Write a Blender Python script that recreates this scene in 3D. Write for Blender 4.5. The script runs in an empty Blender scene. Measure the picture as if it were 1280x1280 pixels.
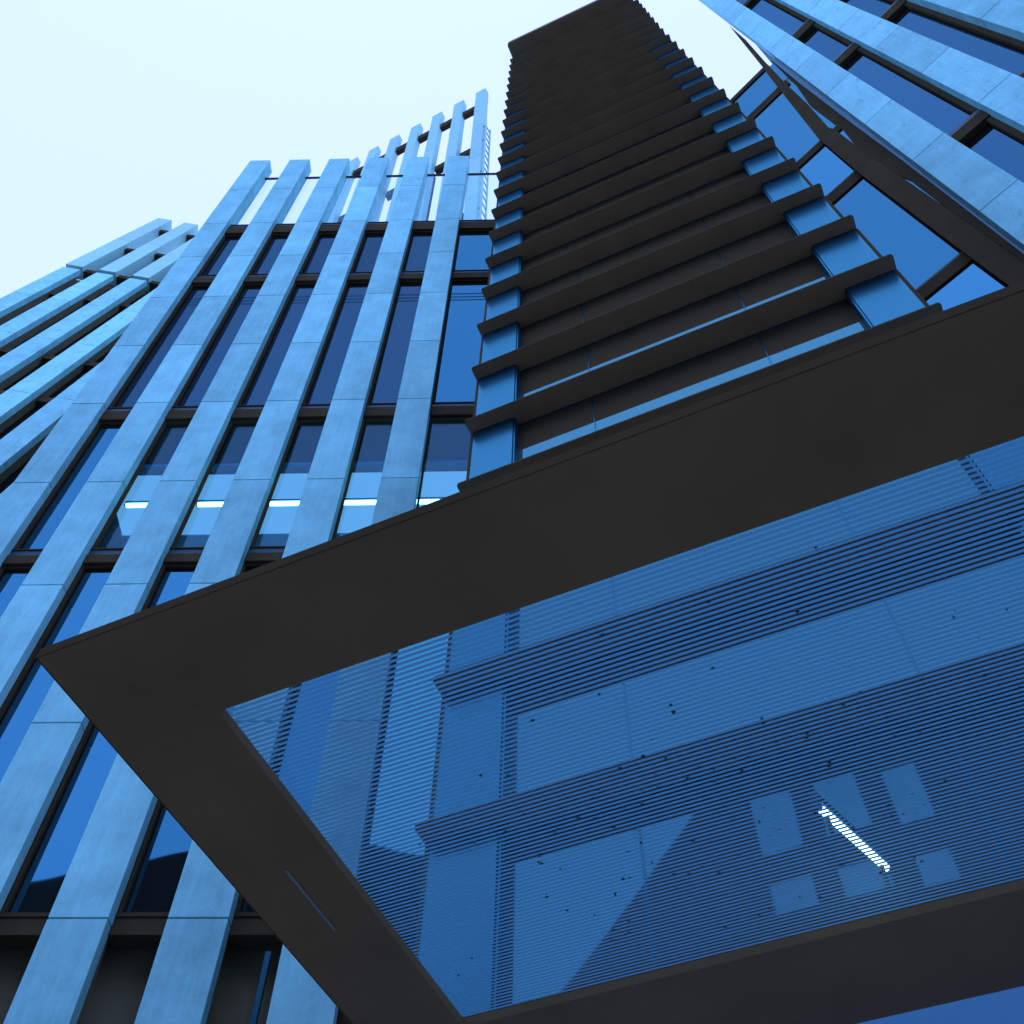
import bpy, math, random
from mathutils import Vector, Matrix
random.seed(7)
sc = bpy.context.scene
COL = sc.collection

# ---------------------------------------------------------------- camera
EYE = 1.6
F_PX, PITCH, ROLL = 1306.157, math.radians(58.2685), math.radians(1.9353)
cam_d = bpy.data.cameras.new("camera")
cam_d.sensor_width = 36.0
cam_d.lens = 36.0 * F_PX / 1280.0
cam_d.clip_start = 0.05
cam_d.clip_end = 3000
cam = bpy.data.objects.new("camera", cam_d)
COL.objects.link(cam)
cp, sp, cr, sr = math.cos(PITCH), math.sin(PITCH), math.cos(ROLL), math.sin(ROLL)
r0, u0, f0 = Vector((1, 0, 0)), Vector((0, -sp, cp)), Vector((0, cp, sp))
RIGHT, UP = cr * r0 + sr * u0, -sr * r0 + cr * u0
m = Matrix((RIGHT, UP, -f0)).transposed().to_4x4()
m.translation = (0, 0, EYE)
cam.matrix_world = m
sc.camera = cam

# ---------------------------------------------------------------- sky, sun, exposure
SUN_EL, SUN_AZ = math.radians(74), math.radians(205)      # compass bearing from +Y, clockwise
w = bpy.data.worlds.new("World")
sc.world = w
w.use_nodes = True
nt = w.node_tree
nt.nodes.clear()
out = nt.nodes.new("ShaderNodeOutputWorld")
sky = nt.nodes.new("ShaderNodeTexSky")
sky.sky_type = 'NISHITA'
sky.sun_disc = False
sky.sun_elevation = SUN_EL
sky.sun_rotation = SUN_AZ
sky.dust_density = 4.0
bg1 = nt.nodes.new("ShaderNodeBackground")
bg1.inputs['Strength'].default_value = 0.05
veil = nt.nodes.new("ShaderNodeMix")                     # cloud cover lets little of the clear sky through
veil.data_type = 'RGBA'
veil.inputs[0].default_value = 0.85
veil.inputs[7].default_value = (0.6, 1.0, 1.6, 1)
nt.links.new(sky.outputs[0], veil.inputs[6])
nt.links.new(veil.outputs[2], bg1.inputs['Color'])
bg2 = nt.nodes.new("ShaderNodeBackground")               # the even overcast layer
bg2.inputs['Color'].default_value = (0.675, 0.865, 2.0, 1)
tcw = nt.nodes.new("ShaderNodeTexCoord")                 # overcast sky: dimmer towards the horizon
sxw = nt.nodes.new("ShaderNodeSeparateXYZ")
nt.links.new(tcw.outputs['Generated'], sxw.inputs[0])
mrw = nt.nodes.new("ShaderNodeMapRange")
mrw.interpolation_type = 'SMOOTHSTEP'
mrw.inputs['From Min'].default_value = 0.0
mrw.inputs['From Max'].default_value = 0.62
mrw.inputs['To Min'].default_value = 0.30
mrw.inputs['To Max'].default_value = 1.0
nt.links.new(sxw.outputs['Z'], mrw.inputs['Value'])
nt.links.new(mrw.outputs['Result'], bg2.inputs['Strength'])
add = nt.nodes.new("ShaderNodeAddShader")
nt.links.new(bg1.outputs[0], add.inputs[0])
nt.links.new(bg2.outputs[0], add.inputs[1])
nt.links.new(add.outputs[0], out.inputs['Surface'])

sun_d = bpy.data.lights.new("sun", 'SUN')
sun_d.energy = 3.4
sun_d.angle = math.radians(150)
sun_d.color = (0.10, 0.52, 1.0)
sun = bpy.data.objects.new("sun", sun_d)
COL.objects.link(sun)
sdir = Vector((math.sin(SUN_AZ) * math.cos(SUN_EL), math.cos(SUN_AZ) * math.cos(SUN_EL), math.sin(SUN_EL)))
sun.rotation_euler = sdir.to_track_quat('Z', 'Y').to_euler()
sun.location = sdir * 120

sc.view_settings.view_transform = 'Standard'
sc.view_settings.look = 'None'
sc.view_settings.exposure = 0.0
sc.view_settings.gamma = 1.0
sc.cycles.max_bounces = 8
sc.cycles.transparent_max_bounces = 16
sc.cycles.caustics_reflective = False
sc.cycles.caustics_refractive = False

# ---------------------------------------------------------------- materials
def mat(name):
    mt = bpy.data.materials.new(name)
    mt.use_nodes = True
    t = mt.node_tree
    t.nodes.clear()
    o = t.nodes.new("ShaderNodeOutputMaterial")
    return mt, t, o

def N(t, kind, **kw):
    n = t.nodes.new(kind)
    for k, v in kw.items():
        if k in n.inputs.keys():
            n.inputs[k].default_value = v
        else:
            setattr(n, k, v)
    return n

def coords(t, scale=(1, 1, 1)):
    tc = N(t, "ShaderNodeTexCoord")
    mp = N(t, "ShaderNodeMapping", Scale=scale)
    t.links.new(tc.outputs['Object'], mp.inputs['Vector'])
    return mp.outputs['Vector']

def paint(name, col, rough=0.7, spec=0.2, var=0.12, scale=1.5):
    mt, t, o = mat(name)
    b = N(t, "ShaderNodeBsdfPrincipled", Roughness=rough)
    b.inputs['Specular IOR Level'].default_value = spec
    v = coords(t)
    n = N(t, "ShaderNodeTexNoise", Scale=scale, Detail=5.0, Roughness=0.6)
    t.links.new(v, n.inputs['Vector'])
    r = N(t, "ShaderNodeValToRGB")
    r.color_ramp.elements[0].position = 0.3
    r.color_ramp.elements[1].position = 0.7
    r.color_ramp.elements[0].color = tuple(c * (1 - var) for c in col) + (1,)
    r.color_ramp.elements[1].color = tuple(c * (1 + var) for c in col) + (1,)
    t.links.new(n.outputs['Fac'], r.inputs['Fac'])
    t.links.new(r.outputs['Color'], b.inputs['Base Color'])
    t.links.new(b.outputs[0], o.inputs['Surface'])
    return mt

def stone(name, col, var=0.30, joint=2.9, stains=0.0):
    """honed pale stone: cloudy blotches, fine vertical veining, a tone of its own for each slab"""
    mt, t, o = mat(name)
    b = N(t, "ShaderNodeBsdfPrincipled", Roughness=0.75)
    b.inputs['Specular IOR Level'].default_value = 0.15
    v = coords(t)
    n1 = N(t, "ShaderNodeTexNoise", Scale=1.6, Detail=8.0, Roughness=0.65)
    t.links.new(v, n1.inputs['Vector'])
    v2 = coords(t, (7, 7, 0.5))
    n2 = N(t, "ShaderNodeTexNoise", Scale=2.0, Detail=6.0, Roughness=0.6)
    t.links.new(v2, n2.inputs['Vector'])
    n3 = N(t, "ShaderNodeTexNoise", Scale=26.0, Detail=4.0, Roughness=0.7)
    t.links.new(v, n3.inputs['Vector'])
    def mul(sock, k):
        a = N(t, "ShaderNodeMath", operation='MULTIPLY'); a.inputs[1].default_value = k
        t.links.new(sock, a.inputs[0]); return a.outputs[0]
    def plus(a_, b_):
        a = N(t, "ShaderNodeMath", operation='ADD')
        t.links.new(a_, a.inputs[0]); t.links.new(b_, a.inputs[1]); return a.outputs[0]
    # slab tone: attribute painted per slab is geometry's own id
    at = N(t, "ShaderNodeAttribute", attribute_name="slab_tone", attribute_type='GEOMETRY')
    s = plus(plus(mul(n1.outputs['Fac'], 0.55), mul(n2.outputs['Fac'], 0.25)), plus(mul(n3.outputs['Fac'], 0.2), mul(at.outputs['Fac'], 0.18)))
    r = N(t, "ShaderNodeValToRGB")
    r.color_ramp.elements[0].position = 0.38
    r.color_ramp.elements[1].position = 0.80
    r.color_ramp.elements[0].color = tuple(c * (1 - var) for c in col) + (1,)
    r.color_ramp.elements[1].color = tuple(c * (1 + var) for c in col) + (1,)
    t.links.new(s, r.inputs['Fac'])
    colsock = r.outputs['Color']
    if stains:
        v3 = coords(t, (2.2, 2.2, 0.9))
        n4 = N(t, "ShaderNodeTexNoise", Scale=3.0, Detail=7.0, Roughness=0.7)
        t.links.new(v3, n4.inputs['Vector'])
        r2 = N(t, "ShaderNodeValToRGB")
        r2.color_ramp.elements[0].position = 0.56
        r2.color_ramp.elements[1].position = 0.72
        r2.color_ramp.elements[0].color = (1, 1, 1, 1)
        k = 1 - stains
        r2.color_ramp.elements[1].color = (k, k, k, 1)
        t.links.new(n4.outputs['Fac'], r2.inputs['Fac'])
        mx = N(t, "ShaderNodeMix", data_type='RGBA', blend_type='MULTIPLY')
        mx.inputs[0].default_value = 1.0
        t.links.new(colsock, mx.inputs[6]); t.links.new(r2.outputs['Color'], mx.inputs[7])
        colsock = mx.outputs[2]
    t.links.new(colsock, b.inputs['Base Color'])
    bp = N(t, "ShaderNodeBump", Strength=0.12, Distance=0.01)
    t.links.new(n3.outputs['Fac'], bp.inputs['Height'])
    t.links.new(bp.outputs['Normal'], b.inputs['Normal'])
    t.links.new(b.outputs[0], o.inputs['Surface'])
    return mt

def mirror_glass(name, body, tint, fac=0.8, rough=0.02, wave=0.008, through=0.0, vary=0.18):
    """solar control glazing: coloured mirror coat over a dark body"""
    mt, t, o = mat(name)
    d = N(t, "ShaderNodeBsdfDiffuse"); d.inputs['Color'].default_value = body + (1,)
    g = N(t, "ShaderNodeBsdfGlossy", Roughness=rough)
    oi = N(t, "ShaderNodeObjectInfo")
    rr = N(t, "ShaderNodeValToRGB")
    rr.color_ramp.elements[0].color = tuple(c * (1 - vary) for c in tint) + (1,)
    rr.color_ramp.elements[1].color = tuple(c * (1 + vary) for c in tint) + (1,)
    t.links.new(oi.outputs['Random'], rr.inputs['Fac'])
    t.links.new(rr.outputs['Color'], g.inputs['Color'])
    v = coords(t)
    n = N(t, "ShaderNodeTexNoise", Scale=0.9, Detail=2.0)
    t.links.new(v, n.inputs['Vector'])
    bp = N(t, "ShaderNodeBump", Strength=wave, Distance=0.2)
    t.links.new(n.outputs['Fac'], bp.inputs['Height'])
    t.links.new(bp.outputs['Normal'], g.inputs['Normal'])
    base = d.outputs[0]
    if through:
        tr = N(t, "ShaderNodeBsdfTransparent"); tr.inputs['Color'].default_value = (through, through, through, 1)
        base = tr.outputs[0]
    a = N(t, "ShaderNodeMixShader"); a.inputs[0].default_value = fac
    t.links.new(base, a.inputs[1]); t.links.new(g.outputs[0], a.inputs[2])
    t.links.new(a.outputs[0], o.inputs['Surface'])
    return mt

def satin_panel(name, body, tint, rough):
    """coated sheet metal with a soft sheen"""
    mt, t, o = mat(name)
    d = N(t, "ShaderNodeBsdfDiffuse"); d.inputs['Color'].default_value = body + (1,)
    g = N(t, "ShaderNodeBsdfGlossy", Roughness=rough)
    v = coords(t)
    n = N(t, "ShaderNodeTexNoise", Scale=60.0, Detail=3.0)
    t.links.new(v, n.inputs['Vector'])
    r = N(t, "ShaderNodeValToRGB")
    r.color_ramp.elements[0].color = tuple(c * 0.9 for c in tint) + (1,)
    r.color_ramp.elements[1].color = tuple(c * 1.1 for c in tint) + (1,)
    t.links.new(n.outputs['Fac'], r.inputs['Fac'])
    t.links.new(r.outputs['Color'], g.inputs['Color'])
    a = N(t, "ShaderNodeMixShader"); a.inputs[0].default_value = 0.72
    t.links.new(d.outputs[0], a.inputs[1]); t.links.new(g.outputs[0], a.inputs[2])
    t.links.new(a.outputs[0], o.inputs['Surface'])
    return mt

def emit(name, col, s):
    mt, t, o = mat(name)
    e = N(t, "ShaderNodeEmission", Strength=s); e.inputs['Color'].default_value = col + (1,)
    t.links.new(e.outputs[0], o.inputs['Surface'])
    return mt

def fritted_glass(name, period, u_specks=True):
    """clear glass with printed white lines across it, plus specks of dirt lying on it"""
    mt, t, o = mat(name)
    tc = N(t, "ShaderNodeTexCoord")
    sx = N(t, "ShaderNodeSeparateXYZ"); t.links.new(tc.outputs['Object'], sx.inputs[0])
    dv = N(t, "ShaderNodeMath", operation='DIVIDE'); dv.inputs[1].default_value = period
    t.links.new(sx.outputs['Y'], dv.inputs[0])
    fr = N(t, "ShaderNodeMath", operation='FRACT'); t.links.new(dv.outputs[0], fr.inputs[0])
    lt = N(t, "ShaderNodeMath", operation='LESS_THAN'); lt.inputs[1].default_value = 0.56
    t.links.new(fr.outputs[0], lt.inputs[0])
    df = N(t, "ShaderNodeBsdfDiffuse"); df.inputs['Color'].default_value = (0.10, 0.22, 0.26, 1)
    tl = N(t, "ShaderNodeBsdfTranslucent"); tl.inputs['Color'].default_value = (0.095, 0.21, 0.29, 1)
    ad = N(t, "ShaderNodeMixShader"); ad.inputs[0].default_value = 0.8
    t.links.new(df.outputs[0], ad.inputs[1]); t.links.new(tl.outputs[0], ad.inputs[2])
    tr = N(t, "ShaderNodeBsdfTransparent"); tr.inputs['Color'].default_value = (0.72, 0.80, 0.80, 1)
    gl = N(t, "ShaderNodeBsdfGlossy", Roughness=0.03); gl.inputs['Color'].default_value = (1, 1, 1, 1)
    m1 = N(t, "ShaderNodeMixShader"); m1.inputs[0].default_value = 0.05
    t.links.new(tr.outputs[0], m1.inputs[1]); t.links.new(gl.outputs[0], m1.inputs[2])
    m2 = N(t, "ShaderNodeMixShader")
    t.links.new(lt.outputs[0], m2.inputs[0])
    t.links.new(m1.outputs[0], m2.inputs[1]); t.links.new(ad.outputs[0], m2.inputs[2])
    t.links.new(m2.outputs[0], o.inputs['Surface'])
    return mt

def clear_glass(name, tint, gloss):
    mt, t, o = mat(name)
    tr = N(t, "ShaderNodeBsdfTransparent"); tr.inputs['Color'].default_value = tint + (1,)
    gl = N(t, "ShaderNodeBsdfGlossy", Roughness=0.02); gl.inputs['Color'].default_value = (0.4, 0.6, 0.8, 1)
    m1 = N(t, "ShaderNodeMixShader"); m1.inputs[0].default_value = gloss
    t.links.new(tr.outputs[0], m1.inputs[1]); t.links.new(gl.outputs[0], m1.inputs[2])
    t.links.new(m1.outputs[0], o.inputs['Surface'])
    return mt

M = {}
M['stone'] = stone("pale_stone", (0.40, 0.73, 0.75))
M['stone_stained'] = stone("stained_pale_stone", (0.40, 0.74, 0.76), stains=0.35)
M['stone_far'] = stone("far_pale_stone", (0.50, 0.70, 0.66), var=0.12)
M['black'] = paint("black_metal", (0.125, 0.074, 0.041), 0.8, 0.0)
M['black_fin'] = paint("black_fin_metal", (0.34, 0.205, 0.12), 0.7, 0.0)
M['black_canopy'] = paint("black_canopy_metal", (0.345, 0.165, 0.080), 0.6, 0.03)
M['dark_frame'] = paint("dark_frame_metal", (0.105, 0.062, 0.035), 0.8, 0.0)
M['seam'] = paint('blue_grey_backing', (0.06, 0.13, 0.20), 0.8, 0.1)
M['grey_sill'] = paint("grey_sill_metal", (0.045, 0.06, 0.09), 0.5, 0.2)
M['core'] = paint("dark_core", (0.23, 0.16, 0.095), 0.9, 0.0)
M['panel'] = satin_panel("satin_metal_panel", (0.045, 0.15, 0.25), (0.050, 0.162, 0.205), 0.25)
M['glassA'] = mirror_glass("blue_window_glass", (0.07, 0.06, 0.05), (0.028, 0.060, 0.093))
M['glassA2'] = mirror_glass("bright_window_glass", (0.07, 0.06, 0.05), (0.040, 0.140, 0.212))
M['edge'] = paint('darkened_edge_paint', (0.122, 0.068, 0.035), 0.8, 0.0)  # darker copy of the fin paint: shade put into the colour of lit edges
M['glassB'] = mirror_glass("deep_blue_window_glass", (0.07, 0.06, 0.05), (0.036, 0.092, 0.145))
M['glassL'] = mirror_glass("link_glass", (0.07, 0.06, 0.05), (0.047, 0.152, 0.224))
M['glassT'] = mirror_glass("tower_glass", (0.50, 0.265, 0.14), (0.045, 0.16, 0.19), fac=0.78, vary=0.05)
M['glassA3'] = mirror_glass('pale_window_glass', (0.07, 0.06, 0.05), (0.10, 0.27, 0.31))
M['glass_bar'] = mirror_glass('dark_window_bar', (0.07, 0.06, 0.05), (0.019, 0.05, 0.085))
M['glass_lit'] = clear_glass("clear_window_glass", (0.45, 0.7, 0.75), 0.05)
M['parapet'] = clear_glass("parapet_glass", (0.93, 0.97, 0.98), 0.05)
M['pane'] = clear_glass('clear_roof_glass', (0.88, 0.93, 0.95), 0.03)
M['base'] = paint('pale_base_panel', (0.30, 0.55, 0.66), 0.6, 0.2, 0.06, 3.0)
M['room'] = paint("room_wall", (0.05, 0.07, 0.08), 0.9, 0.0)
M['tube'] = emit("tube_light", (0.75, 1.0, 1.0), 6.0)
M['tube_office'] = emit("office_tube_light", (0.45, 0.85, 1.0), 20.0)
M['ceiling'] = paint("room_ceiling_white", (0.38, 0.62, 0.92), 0.9, 0.0)
M['base_glow'] = emit("base_wall_glow", (0.026, 0.105, 0.34), 1.0)  # added glow that brightens the base wall, no lamp behind it
M['ceiling_glow'] = emit("lit_ceiling", (0.50, 0.74, 1.30), 1.0)
M['window_glow'] = emit("lit_window", (0.7, 1.15, 2.5), 1.0)
M['house'] = paint("house_wall", (0.05, 0.04, 0.03), 0.9, 0.0)
M['paving'] = paint("pale_paving", (0.22, 0.215, 0.20), 0.85, 0.1, 0.2, 0.7)
M['light_leak'] = paint("grey_light_leak", (0.3, 0.3, 0.3), 0.3, 0.5)  # light leaking through a soffit joint, put into the colour

# ---------------------------------------------------------------- mesh helpers
class MB:
    """collects boxes and prisms, in the local frame of their thing, into one mesh"""
    def __init__(self, lean=(0, 0)):
        self.v, self.f, self.tone, self.lean = [], [], [], lean
    def P(self, x, y, z):
        k = z - EYE
        return (x + self.lean[0] * k, y + self.lean[1] * k, z)
    def prism(self, pts, a, b, axis='z', tone=0.5):
        """closed outline pts extruded from a to b: axis z -> pts (x,y); axis y -> pts (x,z)"""
        n = len(pts)
        area = sum(pts[i][0] * pts[(i + 1) % n][1] - pts[(i + 1) % n][0] * pts[i][1] for i in range(n))
        if (area < 0) == (axis == 'z'):
            pts = list(reversed(pts))
        i0 = len(self.v)
        for h in (a, b):
            for p, q in pts:
                self.v.append(self.P(p, q, h) if axis == 'z' else self.P(p, h, q))
        self.f.append(tuple(i0 + i for i in reversed(range(n))))
        self.f.append(tuple(i0 + n + i for i in range(n)))
        for i in range(n):
            j = (i + 1) % n
            self.f.append((i0 + i, i0 + j, i0 + n + j, i0 + n + i))
        self.tone += [tone] * (n + 2)
    def box(self, x0, x1, y0, y1, z0, z1, tone=0.5):
        self.prism([(x0, y0), (x1, y0), (x1, y1), (x0, y1)], z0, z1, 'z', tone)
    def build(self, name, material, parent, bevel=0):
        me = bpy.data.meshes.new(name)
        me.from_pydata(self.v, [], self.f)
        me.materials.append(material)
        at = me.attributes.new("slab_tone", 'FLOAT', 'FACE')
        at.data.foreach_set("value", self.tone)
        me.update()
        o = bpy.data.objects.new(name, me)
        COL.objects.link(o)
        if parent:
            o.parent = parent
        if bevel:
            bv = o.modifiers.new("bevel", 'BEVEL'); bv.width = bevel; bv.segments = 2; bv.limit_method = 'ANGLE'
        return o

def thing(name, label, cat, loc=(0, 0, 0), rz=0.0, group=None):
    o = bpy.data.objects.new(name, None)
    COL.objects.link(o)
    o.location = loc
    o.rotation_euler = (0, 0, rz)
    o.empty_display_size = 0.3
    o['label'] = label
    o['category'] = cat
    if group:
        o['group'] = group
    return o

def frame_of(az):
    return Vector((math.cos(az), math.sin(az), 0)), Vector((-math.sin(az), math.cos(az), 0))

def rounded(x0, x1, y0, y1, r, n=5):
    pts = []
    for cx, cy, a in ((x1 - r, y1 - r, 0), (x0 + r, y1 - r, 90), (x0 + r, y0 + r, 180), (x1 - r, y0 + r, 270)):
        for i in range(n + 1):
            t = math.radians(a + 90 * i / n)
            pts.append((cx + r * math.cos(t), cy + r * math.sin(t)))
    return pts

def rim(mb, pts, t, z0, z1):
    """a thin band wrapped round a closed outline"""
    n = len(pts)
    cx = sum(p[0] for p in pts) / n
    cy = sum(p[1] for p in pts) / n
    outer = [(x + math.copysign(t, x - cx), y + math.copysign(t, y - cy)) for x, y in pts]
    inner = [(x + math.copysign(t * .3, x - cx), y + math.copysign(t * .3, y - cy)) for x, y in pts]
    i0 = len(mb.v)
    for z in (z0, z1):
        for L in (outer, inner):
            for x, y in L:
                mb.v.append(mb.P(x, y, z))
    for i in range(n):
        j = (i + 1) % n
        mb.f += [(i0 + i, i0 + j, i0 + 2 * n + j, i0 + 2 * n + i), (i0 + n + j, i0 + n + i, i0 + 3 * n + i, i0 + 3 * n + j),
                 (i0 + j, i0 + i, i0 + n + i, i0 + n + j), (i0 + 2 * n + i, i0 + 2 * n + j, i0 + 3 * n + j, i0 + 3 * n + i)]
    mb.tone += [0.5] * (4 * n)

# ---------------------------------------------------------------- ground
g = MB()
g.box(-400, 400, -400, 400, -0.4, 0.0)
go = g.build("ground", M['paving'], None)
go['kind'] = "structure"

AZ_A, AZ_T, AZ_B, AZ_C = (math.radians(a) for a in (-3.1102, -25.4025, -47.8696, -28.5))
AZ_A2 = AZ_A + math.radians(11.25)

def zz(u, s):
    return u * s + EYE

def local_lean(vec, az):
    h, n = frame_of(az)
    v = Vector(vec)
    return (v.dot(h), v.dot(n))

def pilaster(root, lean, x0, x1, joints, depth, material, jamb=0.36, gap=0.026, crown=None, crown_depth=0.4, core='core'):
    """a stone clad pier: separate slabs with open joints over a dark core"""
    mb = MB(lean)
    for a, b in zip(joints[:-1], joints[1:]):
        mb.box(x0, x1, 0.0, crown_depth if (crown is not None and a > crown) else depth, a + gap / 2, b - gap / 2, random.random())
    p = mb.build("pilaster", material, root)
    c = MB(lean)
    c.box(x0 + 0.02, x1 - 0.02, 0.03, depth - 0.012, joints[0] + 0.03, joints[-1] - 0.05)
    c.box(x0 + 0.03, x1 - 0.03, depth - 0.012, jamb, joints[0] + 0.03, (joints[-1] - 0.35) if crown is None else crown)
    c.build("pilaster_core", M[core], p)
    return p

# ---------------------------------------------------------------- main stone building (A)
SA = 10.0
hA, nA = frame_of(AZ_A)
LA = local_lean((math.tan(math.radians(-0.416)), math.tan(math.radians(-3.132)), 1), AZ_A)
A = thing("office_building", "stone pilastered office block left of the black tower, leaning slightly forward", "building", nA * SA, AZ_A)
AU = [(-0.9351 + 0.1318 * k) * SA for k in range(6)]
PW = 0.0662 * SA
jA = [0.44, 0.726, 1.015, 1.3055, 1.597, 1.887, 2.15, 2.417, 2.68, 2.934, 3.2405, 3.54]
jA = [zz(j, SA) for j in [-0.155, 0.15] + jA]
for x in AU:
    pilaster(A, LA, x, x + PW, jA, 0.16, M['stone'], jamb=0.29, crown=zz(2.92, SA))
GD = 0.25                                                   # depth of the glass behind the stone
rows = [c * 0.9913 for c in (0.735, 1.4128, 1.889, 2.589, 2.957)]                 # transom centres
thick = [0.026, 0.040, 0.052, 0.052, 0.070]
END = 0.6
bays = [(AU[k] + PW, AU[k + 1]) for k in range(5)] + [(AU[5] + PW, END)]
for bi, (x0, x1) in enumerate(bays):
    for ri, (c, th) in enumerate(zip(rows, thick)):
        z0, z1 = zz(c - th / 2, SA), zz(c + th / 2, SA)
        t = MB(LA)
        t.box(x0, x1, GD - 0.11, GD + 0.1, z0, z1 - 0.19)
        tr = t.build("transom", M['dark_frame'], A)
        s = MB(LA)
        s.box(x0, x1, GD - 0.08, GD + 0.1, z1 - 0.187, z1 - 0.03)
        s.build("sill", M['dark_frame' if ri == 0 else 'grey_sill'], tr)
        s = MB(LA)
        s.box(x0, x1, GD - 0.10, GD + 0.1, z1 - 0.027, z1)
        s.build("drip_edge", M['dark_frame'], tr)
    for ri in range(4):
        z0, z1 = zz(rows[ri] + thick[ri] / 2, SA), zz(rows[ri + 1] - thick[ri + 1] / 2, SA)
        lit = ri == 1 and bi >= 1
        p = MB(LA)
        p.box(x0 - 0.02, x1 + 0.02, GD, GD + 0.02, z0, z1)
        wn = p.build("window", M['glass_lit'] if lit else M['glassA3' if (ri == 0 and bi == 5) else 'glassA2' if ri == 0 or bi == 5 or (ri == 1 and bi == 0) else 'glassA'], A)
        fr = MB(LA)
        fr.box(x0, x0 + 0.035, GD - 0.06, GD - 0.002, z0, z1)
        fr.box(x1 - 0.05, x1, GD - 0.06, GD - 0.002, z0, z1)
        fr.box(x0 + 0.035, x1 - 0.05, GD - 0.05, GD - 0.002, z0, z0 + 0.06)
        fr.box(x0 + 0.035, x1 - 0.05, GD - 0.05, GD - 0.002, z1 - 0.05, z1)
        fr.build("window_frame", M['dark_frame'], wn)
    br = MB(LA)
    for q, wz in enumerate((2.425, 2.443, 2.462)):
        br.box(x0 + 0.036, x1 - 0.051, GD - 0.006, GD - 0.002, zz(wz, SA), zz(wz, SA) + 0.05)
    br.box(x0 + 0.036, x0 + 0.05, GD - 0.006, GD - 0.002, zz(2.425, SA), zz(2.462, SA))
    br.build("window_bar", M['glass_bar'], A)
    # glass parapet at the roof edge with a thin top rail
    p = MB(LA)
    p.box(x0 - 0.05, x1 + 0.02, GD + 0.04, GD + 0.06, zz(2.965, SA), zz(3.435, SA))
    gp = p.build("glass_parapet", M['parapet'], A)
    p = MB(LA)
    p.box(x0 - 0.05, x1 + 0.02, GD + 0.02, GD + 0.08, zz(3.435, SA) + 0.001, zz(3.435, SA) + 0.06)
    p.build("top_rail", M['black'], gp)
# slim steel post in the open ground storey
p = MB(LA)
p.box(-2.985, -2.925, 0.2, 0.26, 0.0, zz(0.70, SA))
p.build("post", M['panel'], A)
# lit room behind the second storey from below
rm = MB(LA)
zl0, zl1 = zz(1.4128, SA), zz(1.889, SA)
rm.box(AU[0] + PW + 0.5, END, 3.2, 3.3, zl0 - 0.3, zl1 + 0.3)
rm.box(AU[0] + PW + 0.4, AU[0] + PW + 0.5, GD + 0.1, 3.3, zl0 - 0.3, zl1 + 0.3)
rm.box(AU[0] + PW + 0.5, END, GD + 0.12, 3.2, zl0 - 0.3, zl0 - 0.1)
rm.build("office_room", M['room'], A)
cg = MB(LA)
zc = zz(1.70, SA)
cg.box(AU[0] + PW + 0.55, END, 0.54, 1.87, zc + 0.02, zc + 0.1)
cg.build("lit_ceiling_panel", M['ceiling_glow'], A)
cg = MB(LA)
cg.box(AU[0] + PW + 0.5, END, 1.88, 3.2, zc + 0.01, zc + 0.1)
cg.box(AU[0] + PW + 0.5, END, GD + 0.1, 0.53, zc + 0.01, zc + 0.1)
cg.build("room_ceiling", M['ceiling'], A)
# dark floors and rear body so the block is solid
bd = MB(LA)
bd.box(AU[0] + 0.05, END, GD + 0.25, GD + 0.4, EYE - 1.6, zz(1.38, SA))
bd.box(AU[0] + 0.05, END, GD + 0.25, GD + 0.4, zz(1.90, SA), zz(2.93, SA))
bd.box(AU[0] + 0.05, END, 3.4, 9.0, EYE - 1.6, zz(2.93, SA))
bd.box(AU[0] + 0.05, END, GD + 0.41, 3.39, zz(2.90, SA), zz(2.93, SA))
bd.box(AU[0] + 0.06, AU[0] + 0.3, 0.45, 3.39, EYE - 1.6, zz(2.89, SA))
bd.build("building_body", M['core'], A)

# ---------------------------------------------------------------- side wing (A2): bands leaning back, top storeys set proud
S2 = 11.6
h2, n2 = frame_of(AZ_A2)
L2 = local_lean((-0.00014, 0.1249, 1), AZ_A2)
W = thing("office_wing", "far left wing of stone bands leaning back, stepped at a dark joint near the roof", "building", n2 * S2, AZ_A2)
U2 = [(-1.4465 + 0.1135 * k) * S2 for k in range(0, 9)]
W2 = 0.0575 * S2
for x in U2:
    pilaster(W, L2, x, x + W2, [zz(v, S2) for v in (-0.13, 0.3, 0.7, 1.1, 1.5, 1.9, 2.3, 2.72, 3.10, 3.48)], 0.22, M['stone_stained'], jamb=0.5)
    mb = MB(L2)
    mb.box(x, x + W2, -0.06, 0.52, zz(3.502, S2), zz(3.99, S2), random.random())
    mb.box(x, x + W2, -0.06, 0.52, zz(3.993, S2), zz(4.49, S2), random.random())
    mb.build("upper_pilaster", M['stone_far'], W)
for x0, x1 in zip(U2[:-1], U2[1:]):
    for c in (1.35, 1.75, 2.335, 2.64, 3.235, 3.52, 3.925, 4.335):
        t = MB(L2)
        dpt = 0.30 if c < 3.5 else 0.14
        t.box(x0 + W2, x1, dpt, 0.8, zz(c - 0.016, S2), zz(c + 0.016, S2))
        t.build("transom", M['dark_frame'], W)
    t = MB(L2)
    t.box(x0 + W2 - 0.02, x1 + 0.02, 0.5, 0.52, zz(3.538, S2), zz(3.90, S2))
    t.build("window", M['glassA2'], W)
    for a, b in ((-0.13, 1.35), (1.35, 1.75), (1.75, 2.335), (2.335, 2.64), (2.64, 3.235), (3.235, 3.50)):
        t = MB(L2)
        t.box(x0 + W2 - 0.02, x1 + 0.02, 0.5, 0.52, zz(a + 0.017, S2), zz(b - 0.017, S2))
        t.build("window", M['glassA'], W)
t = MB(L2)
t.box(U2[0] + 0.05, U2[-1], 0.53, 6.0, 0, zz(3.5, S2))
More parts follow.
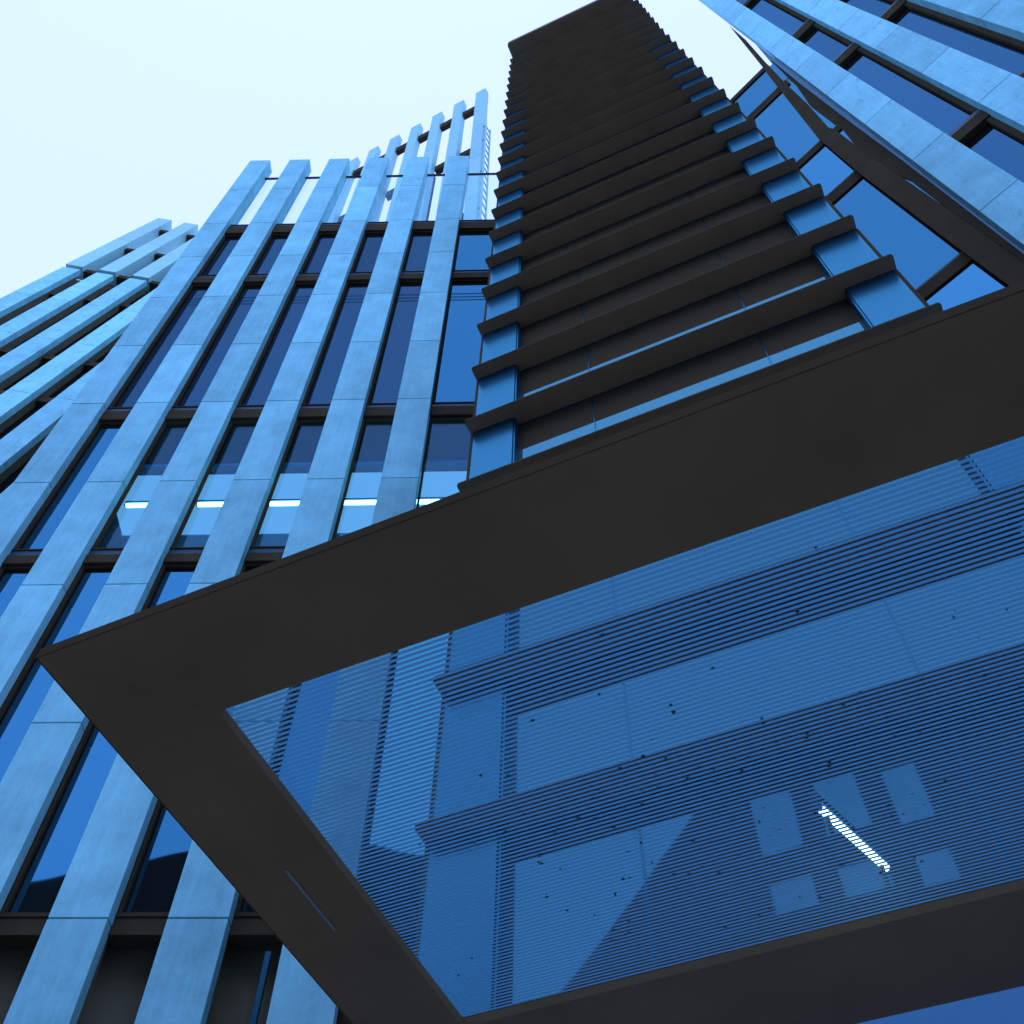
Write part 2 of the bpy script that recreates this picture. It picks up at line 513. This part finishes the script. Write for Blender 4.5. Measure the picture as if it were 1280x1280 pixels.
t.box(U2[0] + 0.3, U2[-1], 0.85, 6.0, zz(3.501, S2), zz(3.90, S2))
t.build("building_body", M['core'], W)

# ---------------------------------------------------------------- right-hand stone building (B)
SB = 7.3
hB, nB = frame_of(AZ_B)
LB = (-0.004, 0)
B = thing("office_building", "stone pilastered office block at the right, running diagonally past the black tower", "building", nB * SB, AZ_B)
UB = [(0.1955 + 0.1695 * k) * SB for k in range(6)]
WB = 0.0822 * SB
jB = [-0.2, 0.4, 0.8, 1.2, 1.6, 2.002, 2.410, 2.799, 3.205, 3.62, 4.055, 4.46, 4.87, 5.28, 5.69, 6.1, 6.5]
for x in UB:
    pilaster(B, LB, x, x + WB, [zz(j, SB) for j in jB], 0.33, M['stone_stained'], jamb=0.335, core='seam')
rowsB = [0.7, 1.35, 2.428, 3.48, 4.07, 5.1, 5.7]
thB = [0.075, 0.075, 0.08, 0.092, 0.115, 0.09, 0.09]
GB = 0.33
for x0, x1 in zip(UB[:-1], UB[1:]):
    for c, th in zip(rowsB, thB):
        z0, z1 = zz(c - th / 2, SB), zz(c + th / 2, SB)
        t = MB(LB)
        t.box(x0 + WB, x1, GB - 0.12, GB + 0.1, z0, z1 - 0.22)
        tr = t.build("transom", M['dark_frame'], B)
        s = MB(LB)
        s.box(x0 + WB, x1, GB - 0.09, GB + 0.1, z1 - 0.217, z1 - 0.03)
        s.build("sill", M['grey_sill'], tr)
    for r in range(len(rowsB) - 1):
        z0, z1 = zz(rowsB[r] + thB[r] / 2, SB), zz(rowsB[r + 1] - thB[r + 1] / 2, SB)
        p = MB(LB)
        p.box(x0 + WB - 0.02, x1 + 0.02, GB, GB + 0.02, z0, z1)
        wn = p.build("window", M['glassB'], B)
        fr = MB(LB)
        fr.box(x0 + WB, x0 + WB + 0.04, GB - 0.05, GB - 0.002, z0, z1)
        fr.box(x1 - 0.09, x1, GB - 0.09, GB - 0.002, z0, z1)
        fr.box(x0 + WB + 0.04, x1 - 0.09, GB - 0.04, GB - 0.002, z0, z0 + 0.05)
        fr.build("window_frame", M['dark_frame'], wn)
t = MB(LB)
t.box(UB[0] + WB - 0.02, UB[-1], GB + 0.1, 6.0, 0, zz(6.3, SB))
t.build("building_body", M['seam'], B)

# ---------------------------------------------------------------- glazed link between the tower and B, with black braces
K = thing("glass_link", "glazed link with black posts and crossed braces between the tower and the right block", "building", nB * SB, AZ_B)
VK = 0.045 * SB
k = SB
rowsK = [(-0.2, 0.35), (0.42, 1.15), (1.22, 1.947), (2.005, 2.645), (2.718, 3.02), (3.077, 3.713), (3.79, 4.07)]
for a, b in rowsK:
    p = MB()
    p.box(-5.0, 0.1655 * k, VK, VK + 0.02, zz(a, k), zz(b, k))
    p.build("glass_pane", M['glassL'], K)
trs = [(0.35, 0.42), (1.15, 1.22), (1.947, 2.005), (2.645, 2.718), (3.02, 3.077), (3.713, 3.79), (4.07, 4.115)]
for a, b in trs:
    p = MB()
    p.box(-5.0, 0.15 * k, VK - 0.03, VK + 0.1, zz(a, k), zz(b, k) - 0.09 if b < 4.1 else zz(b, k))
    t = p.build("transom", M['black'], K)
    if b < 4.1:
        p = MB()
        p.box(-5.0, 0.15 * k, VK - 0.02, VK + 0.1, zz(b, k) - 0.088, zz(b, k) - 0.02)
        p.build("sill", M['grey_sill'], t)
def poly(name, pts, y0, y1, mt='black'):
    p = MB()
    p.prism([(u * k, zz(w_, k)) for u, w_ in pts], VK + y0, VK + y1, 'y')
    return p.build(name, M[mt], K)
poly("post", [(0.166, 4.10), (0.157, 3.64), (0.139, 3.38), (0.1445, 3.08), (0.1466, 3.006), (0.1363, 2.83), (0.142, 2.66), (0.150, 2.5),
              (0.1585, 2.43), (0.1665, 1.90), (0.1665, 0.0), (0.186, 0.0), (0.184, 1.85), (0.180, 2.55), (0.174, 3.0), (0.169, 3.62), (0.1685, 4.10)], -0.02, 0.12)
poly("brace", [(0.1685, 5.05), (0.1326, 4.128), (0.1168, 3.788), (0.088, 3.065), (0.1262, 3.065), (0.137, 3.39), (0.140, 3.702), (0.1502, 4.128), (0.1655, 4.60)], -0.075, -0.035)
poly("brace", [(0.088, 3.06), (0.1262, 3.06), (0.1334, 3.0), (0.1363, 2.83), (0.142, 2.66), (0.1527, 2.36), (0.1647, 2.0), (0.185, 1.2),
               (0.150, 1.2), (0.1267, 1.80), (0.1178, 2.01), (0.0947, 2.66)], -0.125, -0.08)

# ---------------------------------------------------------------- roof screen building behind (C)
SC = 11.5
hC, nC = frame_of(AZ_C)
LC = local_lean((-0.0226, -0.0585, 1), AZ_C)
C = thing("roof_tower", "pale far tower crowned by an open screen of stone piers, behind the main roof", "building", nC * SC, AZ_C)
WC = 0.050 * SC
UC = [(-1.2515 + 0.1153 * q) * SC for q in range(-2, 6)]
for x in UC:
    mb = MB(LC)
    for a, b in ((2.40, 2.8), (2.8, 3.2), (3.2, 3.64), (3.64, 4.10), (4.10, 4.55), (4.55, 5.135)):
        mb.box(x, x + WC, 0, 0.34, zz(a, SC) + 0.008, zz(b, SC) - 0.008, random.random())
    mb.box(x + 0.02, x + WC - 0.02, 0.03, 0.3, zz(2.4, SC), zz(5.1, SC))
    mb.build("pilaster", M['stone_far'], C)
for x0, x1 in zip(UC[:-1], UC[1:]):
    for a, b, d in ((4.885, 4.945, 0.10), (4.31, 4.37, 0.3), (3.55, 3.60, 0.3)):
        mb = MB(LC)
        mb.box(x0 + WC, x1, d, d + 0.25, zz(a, SC), zz(b, SC))
        mb.build("cross_beam", M['dark_frame'], C)
for x, top in ((-0.812, 4.6), (-0.697, 4.6), (-0.926, 4.5)):
    mb = MB(LC)
    mb.box(x * SC, (x + 0.024) * SC, 0.9, 1.15, zz(2.4, SC), zz(top, SC))
    mb.build("post", M['dark_frame'], C)
# maintenance ladder on the right-hand end
mb = MB(LC)
xl = UC[-1] + WC + 0.10
for y in (0.05, 0.45):
    mb.box(xl, xl + 0.06, y, y + 0.06, zz(3.35, SC), zz(4.55, SC))
zq = zz(3.4, SC)
while zq < zz(4.5, SC):
    mb.box(xl + 0.005, xl + 0.055, 0.11, 0.45, zq, zq + 0.05)
    zq += 0.9
for q in (3.5, 3.9, 4.3, 4.5):
    mb.box(UC[-1] + WC - 0.02, xl, 0.05, 0.11, zz(q, SC), zz(q, SC) + 0.06)
mb.build("ladder", M['stone_far'], C)

# ---------------------------------------------------------------- black louvred tower
ST = 5.0
hT, nT = frame_of(AZ_T)
T = thing("louvre_tower", "black tower ringed by projecting horizontal fins, rising behind the glass canopy", "tower", nT * ST, AZ_T)
def tu(a):
    return a * ST
XL, XR, PL, PR = -0.5825, 0.4185, -0.4806, 0.3150
DEP = 1.95
FH = [0.69, 0.996, 1.302, 1.612, 1.928, 2.228, 2.536, 2.840, 3.138, 3.434, 3.730, 4.020, 4.308, 4.590, 4.860,
      5.135, 5.410, 5.680, 5.948, 6.210, 6.465, 6.712, 6.955, 7.200, 7.445, 7.690]
FT = 0.03
def right_edge(wz):                    # the shaft draws in slightly towards the top on its right side
    return 0.4325 - 0.0205 * max(0.0, min(wz, 6.2) - 2.0) - 0.006 * max(0.0, wz - 6.2)
FO = 0.034 * ST
for q, hgt in enumerate(FH):
    f = MB()
    z1 = zz(hgt, ST)
    f.prism(rounded(tu(-0.5915), tu(right_edge(hgt)), -FO, DEP + 0.1, 0.03), z1 - FT, z1)
    fo = f.build("fin", M['black_fin'], T)
    f = MB()
    rim(f, rounded(tu(-0.5915), tu(right_edge(hgt)), -FO, DEP + 0.1, 0.03), 0.004, z1 - FT - 0.001, z1 + 0.001)
    f.build("darkened_edge_band", M['edge'], fo)  # added dark band, keeps the lit fin edge as black as its shaded underside
# top slab, reaching further forward
f = MB()
f.prism(rounded(tu(-0.5915), tu(0.318), -0.5, DEP + 0.3, 0.10), zz(7.97, ST), zz(8.04, ST))
f.build("roof_slab", M['black_fin'], T)
lev = FH + [7.97]
for q in range(len(lev) - 1):
    XR = right_edge(lev[q]) - 0.012
    PR = XR - 0.1035
    z0, z1 = zz(lev[q], ST) + 0.001, zz(lev[q + 1], ST) - FT - 0.001
    if q == len(lev) - 2:
        z1 = zz(7.97, ST) - 0.001
    for a, b in ((XL, PL), (PR, XR)):
        p = MB()
        p.box(tu(a), tu(b), 0.0, 0.12, z0, z1)
        p.build("corner_panel", M['panel'], T)
    p = MB()
    p.box(tu(PL) - 0.05, tu(PR) + 0.05, 0.135, 0.155, z0, z1)
    wn = p.build("window", M['glassT'], T)
    fr = MB()
    for a, b in ((tu(PL) + 0.002, tu(PL) + 0.022), (tu(PR) - 0.022, tu(PR) - 0.002)):
        fr.box(a, b, 0.02, 0.13, z0 + 0.012, z1 - 0.012)
    fr.box(tu(PL) + 0.002, tu(PR) - 0.002, 0.118, 0.13, z0, z0 + 0.012)
    fr.box(tu(PL) + 0.002, tu(PR) - 0.002, 0.118, 0.13, z1 - 0.012, z1)
    fr.build("window_frame", M['panel'], wn)
    for a in (-0.2905, 0.1085):
        fr = MB()
        fr.box(tu(a) - 0.007, tu(a) + 0.007, 0.1285, 0.1345, z0 + 0.013, z1 - 0.013)
        fr.build("mullion", M['panel'], wn)
    for x0, x1 in ((tu(XL) - 0.045, tu(XL) - 0.001), (tu(XR) + 0.001, tu(XR) + 0.045)):
        p = MB()
        p.box(x0, x1, 0.012, 0.3, z0, z1)
        p.build("corner_trim", M['edge'], T)
    for x0, x1 in ((tu(XL) + 0.002, tu(XL) + 0.06), (tu(XR) - 0.06, tu(XR) - 0.002)):
        p = MB()
        p.box(x0, x1, 0.123, DEP, z0, z1)
        p.build("side_panel", M['panel'], T)
p = MB()
XR = 0.4185
p.box(tu(XL) + 0.1, tu(0.23), 0.165, DEP - 0.02, zz(0.69, ST), zz(7.97, ST))
p.build("tower_core", M['core'], T)
p = MB()
p.box(tu(XL), tu(XR), 0.0, DEP, 0.004, zz(0.34, ST))
p.build("base_panel", M['base'], T)
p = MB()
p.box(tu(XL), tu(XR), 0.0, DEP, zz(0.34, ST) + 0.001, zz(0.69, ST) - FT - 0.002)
p.build("glowing_base_band", M['base_glow'], T)  # band of the base wall, its brightness added as emission

# ---------------------------------------------------------------- entrance canopy
HC = ST / 1.656                       # height of the soffit above the eye
ZC = EYE + HC
K2 = thing("entrance_canopy", "black framed canopy with a lined glass roof, projecting from the foot of the tower", "canopy", nT * ST, AZ_T)
def cv(v):
    return v * HC - ST                # canopy depth -> local y (tower wall = 0)
cx0, cx1 = -0.895 * HC, 0.86 * HC
ix0, ix1 = -0.7335 * HC, 0.70 * HC
TH = 0.05
y0, y1, y2, y3 = 0.5115 * (HC + TH + 0.004) - ST + 0.005, cv(0.6860), cv(1.4250), -0.004
p = MB(); p.prism([(cx0, y0), (cx1, y0), (ix1, y1), (ix0, y1)], ZC, ZC + TH); p.build("front_beam", M['black_canopy'], K2)
p = MB(); p.prism([(cx0, y3), (cx0, y0 + 0.001), (ix0 - 0.001, y1 + 0.001), (ix0 - 0.001, y3)], ZC, ZC + TH - 0.003); sb = p.build("side_beam", M['black_canopy'], K2)
p = MB(); p.box(cx0 + 0.26, cx0 + 0.272, cv(0.985), cv(1.13), ZC - 0.004, ZC - 0.0005); p.build("light_leak_strip", M['light_leak'], sb)  # pale strip painted in for the light showing at the soffit joint
p = MB(); p.prism([(cx1, y3), (cx1, y0 + 0.001), (ix1 + 0.001, y1 + 0.001), (ix1 + 0.001, y3)], ZC, ZC + TH - 0.003); p.build("side_beam", M['black_canopy'], K2)
p = MB(); p.box(cx0 - 0.005, cx1 + 0.005, y0 - 0.005, y0 - 0.001, ZC - 0.001, ZC + TH + 0.004); p.build("fascia", M['edge'], K2)
p = MB(); p.box(cx0 - 0.005, cx0 - 0.001, y0 - 0.0005, y3, ZC - 0.001, ZC + TH + 0.004); p.build("fascia", M['edge'], K2)
p = MB(); p.box(ix0, ix1, y2, y3, ZC, ZC + TH - 0.006); p.build("back_beam", M['black_canopy'], K2)
PER = 0.00768 * HC
p = MB(); p.box(ix0 - 0.06, ix1 + 0.06, y1 - 0.06, y2 + 0.05, ZC + TH + 0.002, ZC + TH + 0.012)
gz = fritted_glass("lined_canopy_glass", PER)
gl = p.build("glass_roof", M['pane'], K2)                # clear below, lines printed on the upper face
gl.data.materials.append(gz)
for pl in gl.data.polygons:
    if pl.normal.z > 0.5:
        pl.material_index = 1
# flecks of dirt and leaf litter lying on the glass
sp_ = MB()
for q in range(260):
    sx_ = random.uniform(-0.5, 0.6) * HC if random.random() < .8 else random.uniform(ix0, ix1)
    sy_ = cv(random.choice((random.gauss(1.05, .04), random.gauss(1.22, .08), random.uniform(.75, 1.4))))
    if y1 < sy_ < y2 - .03 and ix0 < sx_ < ix1:
        r_ = random.uniform(.003, .009)
        pts = [(sx_ + r_ * random.uniform(.6, 1.3) * math.cos(a), sy_ + r_ * random.uniform(.6, 1.3) * math.sin(a)) for a in [q_ * math.pi / 3 for q_ in range(6)]]
        sp_.prism(pts, ZC + TH + 0.0125, ZC + TH + 0.015)
so = sp_.build("dirt_flecks", M['core'], K2)
so['kind'] = "stuff"

# ---------------------------------------------------------------- lamps
def tube_lamp(label, group, loc, rz, length, rad, mt='tube'):
    t = thing("tube_lamp", label, "lamp", loc, rz, group)
    n = 12
    mb = MB()
    i0 = 0
    for x in (-length / 2, length / 2):
        for i in range(n):
            a = 2 * math.pi * i / n
            mb.v.append((x, rad * math.cos(a), rad * math.sin(a)))
    mb.f.append(tuple(range(n))); mb.f.append(tuple(reversed(range(n, 2 * n))))
    for i in range(n):
        j = (i + 1) % n
        mb.f.append((j, i, n + i, n + j))
    mb.tone = [0.5] * len(mb.f)
    mb.build("tube", M[mt], t)
    h = MB()
    h.box(-length / 2 - 0.03, length / 2 + 0.03, -rad, rad, rad + 0.004, rad + 0.05)
    for x in (-length / 2 - 0.03, length / 2):
        h.box(x + .001, x + 0.029, -rad * .8, rad * .8, -rad * .6, rad + 0.003)
    h.build("lamp_housing", M['grey_sill'], t)
    return t

def world_of(root_n, s, h, n, lean, x, y, z):
    kk = z - EYE
    return root_n * s + h * (x + lean[0] * kk) + n * (y + lean[1] * kk) + Vector((0, 0, z))
zt = zz(1.615, SA)
names = ["second pier gap from left", "third pier gap from left", "fourth pier gap from left", "fifth pier gap from left", "last gap, beside the tower"]
for bi in range(1, 6):
    x0, x1 = bays[bi]
    if bi == 5:
        x1 = x0 + 0.75
    x0 -= 0.28
    x1 += 0.10
    p = world_of(nA, SA, hA, nA, LA, (x0 + x1) / 2, 0.62, zt)
    tube_lamp("bright tube lamp behind office glass in the %s" % names[bi - 1], "tube lamps in the lit office storey", p, AZ_A, x1 - x0 - 0.30, 0.042, 'tube_office')
# the lamp over the canopy glass
def cpt(u, v, wz):
    kk = (wz - EYE) / HC
    return hT * (u * HC * kk) + nT * (v * HC * kk) + Vector((0, 0, wz))
a_, b_ = cpt(-0.0715, 1.1536, ZC + TH + 0.30), cpt(-0.0171, 1.3071, ZC + TH + 0.30)
dl = b_ - a_
tl = tube_lamp("single bright tube lamp shining through the lined canopy glass", None, (a_ + b_) / 2, math.atan2(dl.y, dl.x), dl.length, 0.018)
bk = MB()
for x in (-dl.length / 2 + .05, dl.length / 2 - .05):
    bk.box(x - .008, x + .008, -.008, .008, -0.28, 0.02)
bk.build("stand", M['dark_frame'], tl)

# ---------------------------------------------------------------- gabled house across the street (mirrored in the glass)
HS = 19.82
H = thing("gabled_house", "dark gabled house with small lit windows, seen only as a reflection in the tower glass", "house", nT * -10.0, AZ_T)
p = MB()
p.prism([(-16, 0), (-16, 6.0 + EYE), (-3.25, 19.5 + EYE), (9, 19.5 + EYE), (9, 0)], -9.0, 0.0, 'y')
p.build("house_wall", M['house'], H)
for wa, wb in ((0.8418, 0.9225), (0.7584, 0.7965)):
    for q, (ua, ub) in enumerate(((-0.1435, -0.0935), (-0.0628, -0.0126), (0.0180, 0.0572))):
        dz = -0.010 if q == 2 else 0
        p = MB()
        p.box(ua * HS, ub * HS, 0.003, 0.05, zz(wa + dz, HS), zz(wb + dz, HS))
        p.build("window", M['window_glow'], H)

# taller house further back, whose pitched roof shows in the low windows of the main block
H2 = thing("tall_house", "taller dark house with a long pitched roof, seen only as a reflection in low windows", "house", nT * -30.0, AZ_T)
p = MB()
p.prism([(-46, 0), (-46, 13 + EYE), (-13.76, 28.5 + EYE), (-2.0, 34.6 + EYE), (28, 34.6 + EYE), (28, 0)], -10.0, 0.0, 'y')
p.build("house_wall", M['house'], H2)
p = MB()
p.prism([(-44, 6), (-44, 11.5 + EYE), (-14.5, 25.5 + EYE), (-14.5, 6)], 0.002, 0.3, 'y')
p.build("wall_panel", M['room'], H2)
